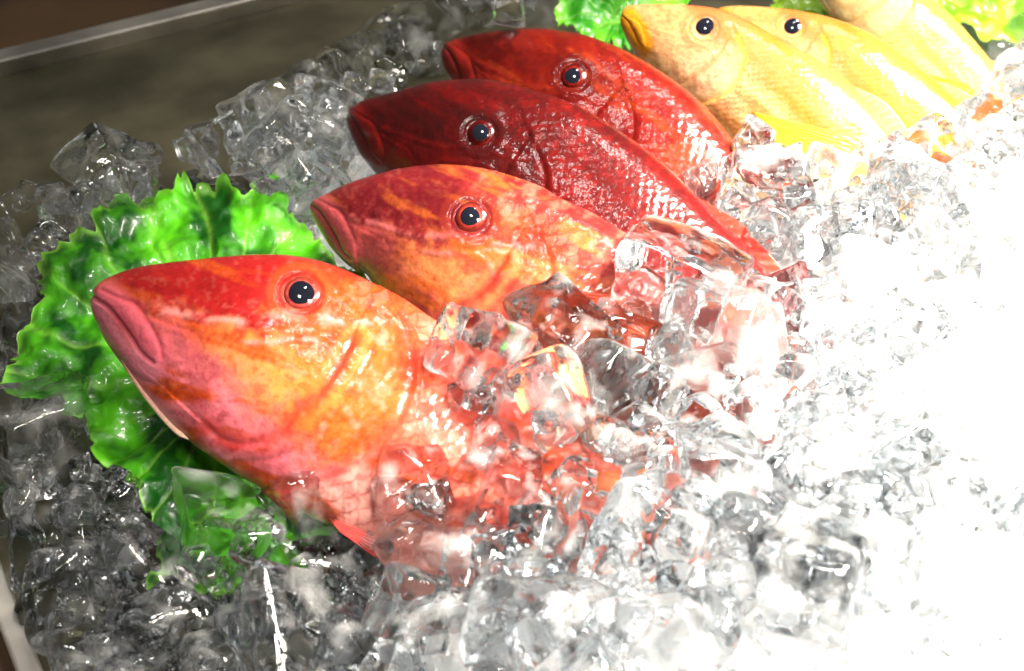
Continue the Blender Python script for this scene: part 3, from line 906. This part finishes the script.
def cast(px, py):
    o = Vector(CAM); d = Vector(unit(ray(px, py)))
    best = None
    for t in TREES + [BED_TREE]:
        hit, nrm, _, dist = t.ray_cast(o, d, 3.0)
        if hit is not None and (best is None or dist < best[2]):
            if nrm.dot(d) > 0: nrm = -nrm
            best = (np.array(hit), np.array(nrm), dist)
    return best


def top_at(x, y):
    z = float(bed(np.array(x), np.array(y)))
    for t in TREES:
        hit, nrm, _, dist = t.ray_cast(Vector((x, y, .4)), Vector((0, 0, -1)), 1.0)
        if hit is not None: z = max(z, hit.z)
    return z


def cube_mesh(seed, n=16):
    """a half melted machine ice cube: rounded block, hollow face, uneven sides"""
    rg = np.random.default_rng(seed)
    verts = {}; V = []; F = []
    lin = np.linspace(-1, 1, n + 1)

    def vid(p):
        k = tuple(np.round(p, 5))
        if k not in verts:
            verts[k] = len(V); V.append(p)
        return verts[k]
    for axis in range(3):
        for sgn in (-1, 1):
            for i in range(n):
                for j in range(n):
                    q = []
                    for (a_, b_) in ((i, j), (i + 1, j), (i + 1, j + 1), (i, j + 1)):
                        p = [0, 0, 0]; p[axis] = sgn; p[(axis + 1) % 3] = lin[a_]; p[(axis + 2) % 3] = lin[b_]
                        q.append(vid(np.array(p, float)))
                    F.append(tuple(q if sgn > 0 else q[::-1]))
    P = np.array(V)
    e = rg.uniform(7.0, 16.0)
    nrm = (np.abs(P) ** e).sum(1) ** (1 / e)
    P = P / nrm[:, None]
    asp = np.array([1.0, rg.uniform(.78, 1.05), rg.uniform(.62, .95)])
    # tapered sides, hollow on one or two faces
    tp = rg.uniform(.05, .22)
    P[:, 0] *= 1 - tp * (P[:, 2] + 1) / 2; P[:, 1] *= 1 - tp * (P[:, 2] + 1) / 2
    r2 = P[:, 0] ** 2 + P[:, 1] ** 2
    P[:, 2] -= np.where(P[:, 2] > 0, rg.uniform(.15, .6) * np.exp(-r2 / rg.uniform(.2, .4)), 0)
    if rg.random() < .5:
        r3 = P[:, 1] ** 2 + P[:, 2] ** 2
        P[:, 0] -= np.where(P[:, 0] > 0, .3 * np.exp(-r3 / .3), 0)
    # broken corner
    for _ in range(rg.integers(1, 5)):
        d = unit(rg.normal(size=3)); h = P @ d; lim = rg.uniform(.72, 1.05)
        P = P - np.maximum(0, h - lim)[:, None] * d * .85
    f1, f2, f3 = rg.uniform(0, 6.28, 3)
    w = .05 * (np.sin(P[:, 0] * 2.3 + f1 + P[:, 1] * 1.3) + np.sin(P[:, 1] * 2.9 + f2 - P[:, 2]) + np.sin(P[:, 2] * 2.6 + f3 + P[:, 0] * 1.7))
    w += .022 * (np.sin(P[:, 0] * 8 + f2 + P[:, 2] * 5) * np.sin(P[:, 1] * 7 + f3))
    P = P * (1 + w)[:, None] * asp
    return P, F


ICE_R = .0155
VAR = []
for s_ in range(12):
    P, F = cube_mesh(100 + s_)
    me = bpy.data.meshes.new('ice_cube')
    me.from_pydata([tuple(q * ICE_R) for q in P], [], F); me.update()
    me.polygons.foreach_set('use_smooth', np.ones(len(me.polygons), dtype=bool))
    me.materials.append(M_ICE)
    mf = me.copy(); mf.materials[0] = M_ICE_LIT
    VAR.append((P, F, me, mf))


def rot():
    q = RNG.normal(size=4); q /= np.linalg.norm(q)
    from mathutils import Quaternion
    return Quaternion(q)


def ice_cube(loc_, size, label, group=None):
    me = VAR[RNG.integers(len(VAR))][3 if loc_[0] > .0 and RNG.random() < .5 * float(smooth(loc_[0], .0, .14)) else 2]  # whitened copies grow more common towards the bright right side
    o = bpy.data.objects.new('ice_cube', me)
    o.location = [float(q) for q in loc_]
    o.rotation_mode = 'QUATERNION'; o.rotation_quaternion = rot()
    o.scale = (size, size, size)
    COL.objects.link(o)
    tag(o, label, 'ice cube', group)
    return o


placed = []
SPECIAL = [
    (298, 165, 1.25, 'tall clear ice cube standing left of the crimson fish\'s snout'),
    (224, 162, .9, 'clear lump of ice just above the top point of the big leaf'),
    (470, 366, .85, 'clear ice cube on the back of the front fish beside the maroon one'),
    (578, 336, 1.1, 'clear ice cube lying on the flank of the maroon fish just behind its gill cover'),
    (672, 300, 1.3, 'broad clear ice cube lying farther along the maroon fish, below the crimson fish'),
    (765, 212, 1.2, 'clear ice cube over the back of the farthest red fish where it enters the ice'),
    (703, 188, .55, 'small piece of ice stuck to the flank of the farthest red fish'),
    (318, 520, 1.15, 'clear ice cube leaning on the belly of the front fish over the leaf'),
    (230, 548, 1.2, 'clear ice cube on the lower green leaf, tinted green by it'),
    (158, 585, 1.1, 'clear ice cube at the lower left corner of the big leaf'),
    (615, 415, 1.2, 'clear ice cube tinted orange over the buried middle of the front fish'),
    (725, 345, 1.2, 'clear ice cube tinted red over the buried end of the maroon fish'),
    (535, 415, .9, 'clear ice cube at the edge of the bed against the front fish\'s back'),
]
for (x, y, s, lb) in SPECIAL:
    h = cast(x, y)
    c_ = h[0] + h[1] * ICE_R * s * .55
    ice_cube(c_, s, lb)
    placed.append((c_, ICE_R * s))

for (x, y, s) in ((262, 132, 1.0), (300, 112, 1.0), (330, 122, .9), (322, 92, 1.1), (352, 78, 1.0), (346, 98, .8), (380, 60, 1.1), (372, 84, .9), (404, 70, 1.0), (412, 46, 1.0),
                  (436, 30, .9), (462, 18, 1.0), (490, 20, .8), (512, 8, 1.0), (540, 14, .9), (388, 92, .7), (428, 66, .7), (340, 140, .7), (275, 160, .8)):
    h = cast(x, y)
    c_ = h[0] + np.array([0, 0, 1]) * ICE_R * s * .45
    if any(np.linalg.norm(c_ - o) < .5 * (ICE_R * s + r) for o, r in placed): continue
    ice_cube(c_, s, 'clear ice cube on the back ridge between the steel tray and the red fish', 'ice cubes on the back ridge')
    placed.append((c_, ICE_R * s))

EXPOSED = [
    [(85, 288), (150, 262), (265, 250), (350, 266), (428, 312), (425, 360), (440, 388), (470, 405), (440, 432), (405, 460), (372, 484), (325, 496), (250, 485), (190, 448), (105, 365)],
    [(302, 202), (430, 160), (520, 172), (600, 208), (668, 262), (610, 280), (545, 295), (505, 345), (430, 320), (330, 262)],
    [(334, 104), (460, 72), (560, 95), (640, 135), (768, 270), (700, 258), (660, 255), (600, 210), (430, 165), (372, 184), (340, 150)],
    [(424, 40), (460, 22), (540, 20), (610, 40), (690, 85), (755, 175), (735, 195), (700, 212), (640, 140), (560, 95), (460, 78), (428, 72)],
    [(616, 2), (640, -40), (1010, -40), (1015, 90), (985, 118), (900, 145), (850, 150), (780, 140), (730, 120), (690, 85), (610, 40)],
    [(180, 171), (226, 178), (292, 208), (330, 262), (95, 290), (105, 365), (190, 448), (250, 485), (270, 500), (220, 520), (165, 520), (128, 481), (98, 458), (65, 412), (2, 412), (13, 343), (40, 268), (94, 230), (108, 208)],
    [(552, 0), (560, -30), (640, -30), (640, 46), (600, 34)],
]


def blocked(x, y, rpx):
    for dx, dy in ((0, 0), (.55, 0), (-.55, 0), (0, .55), (0, -.55)):
        for pl in EXPOSED:
            if in_poly(x + dx * rpx, y + dy * rpx, pl): return True
    return False


def zone(x, y):
    p = project(np.array([x, y, .04]))
    if p[0] < 240 and p[1] > 380: return ('dim clear ice cube in the grey heap below and left of the big leaf', 'dim ice cubes below the big leaf')
    if p[0] < 560 and p[1] < 260: return ('clear ice cube on the back ridge between the steel tray and the red fish', 'ice cubes on the back ridge')
    if p[0] < 120: return ('dark clear ice cube between the left edge and the leaf tips', 'ice cubes left of the leaf')
    if p[0] < 600 and p[1] > 520: return ('clear ice cube in the lower middle of the heap in front of the front fish', 'ice cubes in the lower middle of the heap')
    if p[1] > 520: return ('pale ice cube with pink tints in the lower right of the heap', 'ice cubes in the lower right of the heap')
    if p[0] < 800: return ('bright ice cube heaped over the buried bodies of the red fish', 'ice cubes over the red fish')
    return ('glaring white ice cube in the brightly lit heap on the right', 'glaring ice cubes on the right')


count = 0
tries = 0
cells = []
while tries < 26000 and count < 285:
    tries += 1
    px = RNG.uniform(-70, 1100); py = RNG.uniform(-40, 735)
    hgt = CAM[2] - .05
    P = on_plane(px, py, .05)
    # even density on the ground, not in the picture
    if RNG.random() > min(1, (np.linalg.norm(P - CAM) / .75) ** 3 * 1.2): continue
    x, y = P[0], P[1]
    p_, q_ = tray_pq(x, y)
    if p_ < .022 or q_ > .548 - .045 * (1 - float(smooth(p_, .13, .25))): continue
    s = float(np.clip(RNG.normal(1.0, .2), .6, 1.5))
    z = top_at(x, y) + ICE_R * s * RNG.uniform(-.15, .6)
    z = max(z, ICE_R * s * .7)
    c_ = np.array([x, y, z])
    pp = project(c_)
    rpx = ICE_R * s * FPX / ((c_ - CAM) @ FWD)
    if blocked(pp[0], pp[1], rpx): continue
    if pp[0] < -60 or pp[0] > 1090 or pp[1] < -50 or pp[1] > 735: continue
    if any(np.linalg.norm(c_ - o) < .72 * (ICE_R * s + r) for o, r in placed): continue
    placed.append((c_, ICE_R * s)); count += 1
    lb, gr = zone(x, y)
    ice_cube(c_, s, lb, gr)
print('cubes', count, tries)

# the mass underneath: lower cubes and chips too many to count, as one object
AV, AF, AM = [], [], []
off = 0


def add_chunk(P, F, loc_, size, mi):
    global off
    R3 = np.array(rot().to_matrix())
    AV.append((P * size) @ R3.T + np.array(loc_))
    AF.extend([tuple(i + off for i in q) for q in F]); AM.extend([mi] * len(F))
    off += len(P)


LOWV = [cube_mesh(300 + i, 7) for i in range(8)]
low = []
tries = 0; nlow = 0
while tries < 9000 and nlow < 420:
    tries += 1
    px = RNG.uniform(-90, 1120); py = RNG.uniform(-60, 760)
    P = on_plane(px, py, .03)
    if RNG.random() > min(1, (np.linalg.norm(P - CAM) / .75) ** 3 * 1.2): continue
    x, y = P[0], P[1]
    p_, q_ = tray_pq(x, y)
    if p_ < .020 or q_ > .54: continue
    zt = float(bed(np.array(x), np.array(y)))
    s = RNG.uniform(.7, 1.15)
    z = max(ICE_R * s * .7, zt - .016 - RNG.uniform(0, .014))
    c_ = np.array([x, y, z])
    if any(np.linalg.norm(c_ - o) < .8 * (ICE_R * s + r) for o, r in low): continue
    if any(t.find_nearest(Vector(c_), ICE_R * s * .8)[0] is not None for t in TREES): continue
    low.append((c_, ICE_R * s)); nlow += 1
    pp = project(c_)
    if count < 286 and -40 < pp[0] < 1064 and -30 < pp[1] < 700 and not blocked(pp[0], pp[1], 5):
        count += 1
        lb, gr = zone(x, y)
        ice_cube(c_, s, lb, gr)
    else:
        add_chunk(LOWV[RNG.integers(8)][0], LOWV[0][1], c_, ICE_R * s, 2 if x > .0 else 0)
CHIP = [cube_mesh(400 + i, 4) for i in range(6)]
nch = 0; tries = 0
while tries < 9000 and nch < 420:
    tries += 1
    px = RNG.uniform(0, 1024); py = RNG.uniform(0, 671)
    s = RNG.uniform(.2, .5)
    P = on_plane(px, py, .05)
    x, y = P[0], P[1]
    p_, q_ = tray_pq(x, y)
    if p_ < .018 or q_ > .545: continue
    z = top_at(x, y) + ICE_R * s * .4 + RNG.uniform(0, .008)
    c_ = np.array([x, y, z]); pp = project(c_)
    if blocked(pp[0], pp[1], 14): continue
    nch += 1
    add_chunk(CHIP[RNG.integers(6)][0], CHIP[0][1], c_, ICE_R * s, 0)
# slush where the heap is deep
ns = 150
sx, sy = np.meshgrid(np.linspace(-.12, .70, ns), np.linspace(.10, 1.0, ns), indexing='ij')
nz = Noise2(77)
pq = tray_pq(sx, sy)
sz = bed(sx, sy) - .020 + .014 * smooth(sx, -.02, .16) * smooth(.50 - sy, 0, .10) + .010 * (nz.fbm(sx * 90, sy * 90, 3) - .5)
sz = sz * smooth(pq[0], .022, .075) * smooth(.54 - pq[1], 0, .05) - .002 + .0
slv = np.stack([sx, sy, sz], -1).reshape(-1, 3)
slf = grid_faces(ns, ns)
keep = (slv[:, 2][slf].max(1) > .001)
slf = slf[keep]
used, inv = np.unique(slf, return_inverse=True)
AV.append(slv[used]); AF.extend([tuple(int(i) + off for i in q) for q in inv.reshape(-1, 4)]); AM.extend([1] * len(slf)); off += len(used)
M_SLUSH, nt, out = new_mat('packed_crushed_ice')
b = bsdf(nt, Roughness=.35, Subsurface_Weight=.3, Subsurface_Scale=.006)
b.inputs['Base Color'].default_value = (.74, .75, .75, 1)
b.inputs['Subsurface Radius'].default_value = (.8, 1, 1.1)
nt.links.new(bump(nt, 220, .8, .003, 4).outputs['Normal'], b.inputs['Normal'])
nt.links.new(b.outputs[0], out.inputs['Surface'])
me = bpy.data.meshes.new('crushed_ice')
me.from_pydata([tuple(q) for q in np.concatenate(AV)], [], AF); me.update()
me.materials.append(M_ICE); me.materials.append(M_SLUSH); me.materials.append(M_ICE_LIT)
me.polygons.foreach_set('material_index', np.array(AM, dtype=np.int32))
me.polygons.foreach_set('use_smooth', np.ones(len(me.polygons), dtype=bool))
o = bpy.data.objects.new('crushed_ice', me); COL.objects.link(o)
tag(o, 'packed crushed ice and small chips filling the tray under the ice cubes', 'crushed ice', kind='stuff')
print('low', nlow, 'chips', nch)

# ------------------------------------------------------------------ light
w = bpy.data.worlds.new('World'); SC.world = w; w.use_nodes = True
bg = w.node_tree.nodes['Background']
bg.inputs['Color'].default_value = (1.0, .93, .82, 1); bg.inputs['Strength'].default_value = .10


def spot(name, loc_, target, power, size, blend, radius, col):
    d = bpy.data.lights.new(name, 'SPOT'); d.energy = power; d.spot_size = math.radians(size); d.spot_blend = blend
    d.shadow_soft_size = radius; d.color = col
    o = bpy.data.objects.new(name, d); COL.objects.link(o)
    o.location = loc_
    o.rotation_euler = (Vector(target) - Vector(loc_)).to_track_quat('-Z', 'Y').to_euler()
    return o


def area(name, loc_, target, power, sx_, sy_, col):
    d = bpy.data.lights.new(name, 'AREA'); d.shape = 'RECTANGLE'; d.size = sx_; d.size_y = sy_; d.energy = power; d.color = col
    o = bpy.data.objects.new(name, d); COL.objects.link(o)
    o.location = loc_
    o.rotation_euler = (Vector(target) - Vector(loc_)).to_track_quat('-Z', 'Y').to_euler()
    return o


lamp = area('key_fill_lamp', (.45, .35, .45), (.31, .345, .0), 38, .34, .42, (1, .91, .79))
lamp.data.spread = math.radians(65)
ice_fill_lamp = area('key_fill_lamp', (.20, .05, .46), (.17, .18, .0), 9.0, .30, .30, (1, .92, .83))  # unseen second lamp, added to brighten the lower ice
ice_fill_lamp.data.spread = math.radians(56)
for lx, ly, lz, pw in ((-.40, .12, 1.15, 5.2), (-.12, .78, 1.5, 3.2), (.24, .86, .80, 3.0)):  # unseen overhead lamps; the first is added fill for the front fish's face
    area('overhead_fill', (lx, ly, lz), (-.03, .42, 0), pw, .14, .08, (1, .95, .88))

# ------------------------------------------------------------------ camera and render
cd = bpy.data.cameras.new('camera'); co = bpy.data.objects.new('camera', cd); COL.objects.link(co)
co.location = CAM; co.rotation_euler = (math.pi / 2 - PITCH, 0, 0)
cd.lens = 50; cd.sensor_width = 36; cd.clip_start = .01; cd.clip_end = 50
cd.dof.use_dof = True; cd.dof.focus_distance = .51; cd.dof.aperture_fstop = 15
SC.camera = co
SC.render.resolution_x = 1024; SC.render.resolution_y = 671
SC.render.engine = 'CYCLES'
SC.cycles.use_denoising = True
SC.cycles.max_bounces = 18; SC.cycles.transmission_bounces = 16; SC.cycles.glossy_bounces = 8; SC.cycles.diffuse_bounces = 4
SC.cycles.caustics_reflective = True; SC.cycles.caustics_refractive = True
SC.cycles.sample_clamp_indirect = 12; SC.cycles.blur_glossy = .3
SC.view_settings.view_transform = 'Standard'; SC.view_settings.look = 'None'
SC.view_settings.exposure = 0; SC.view_settings.gamma = 1
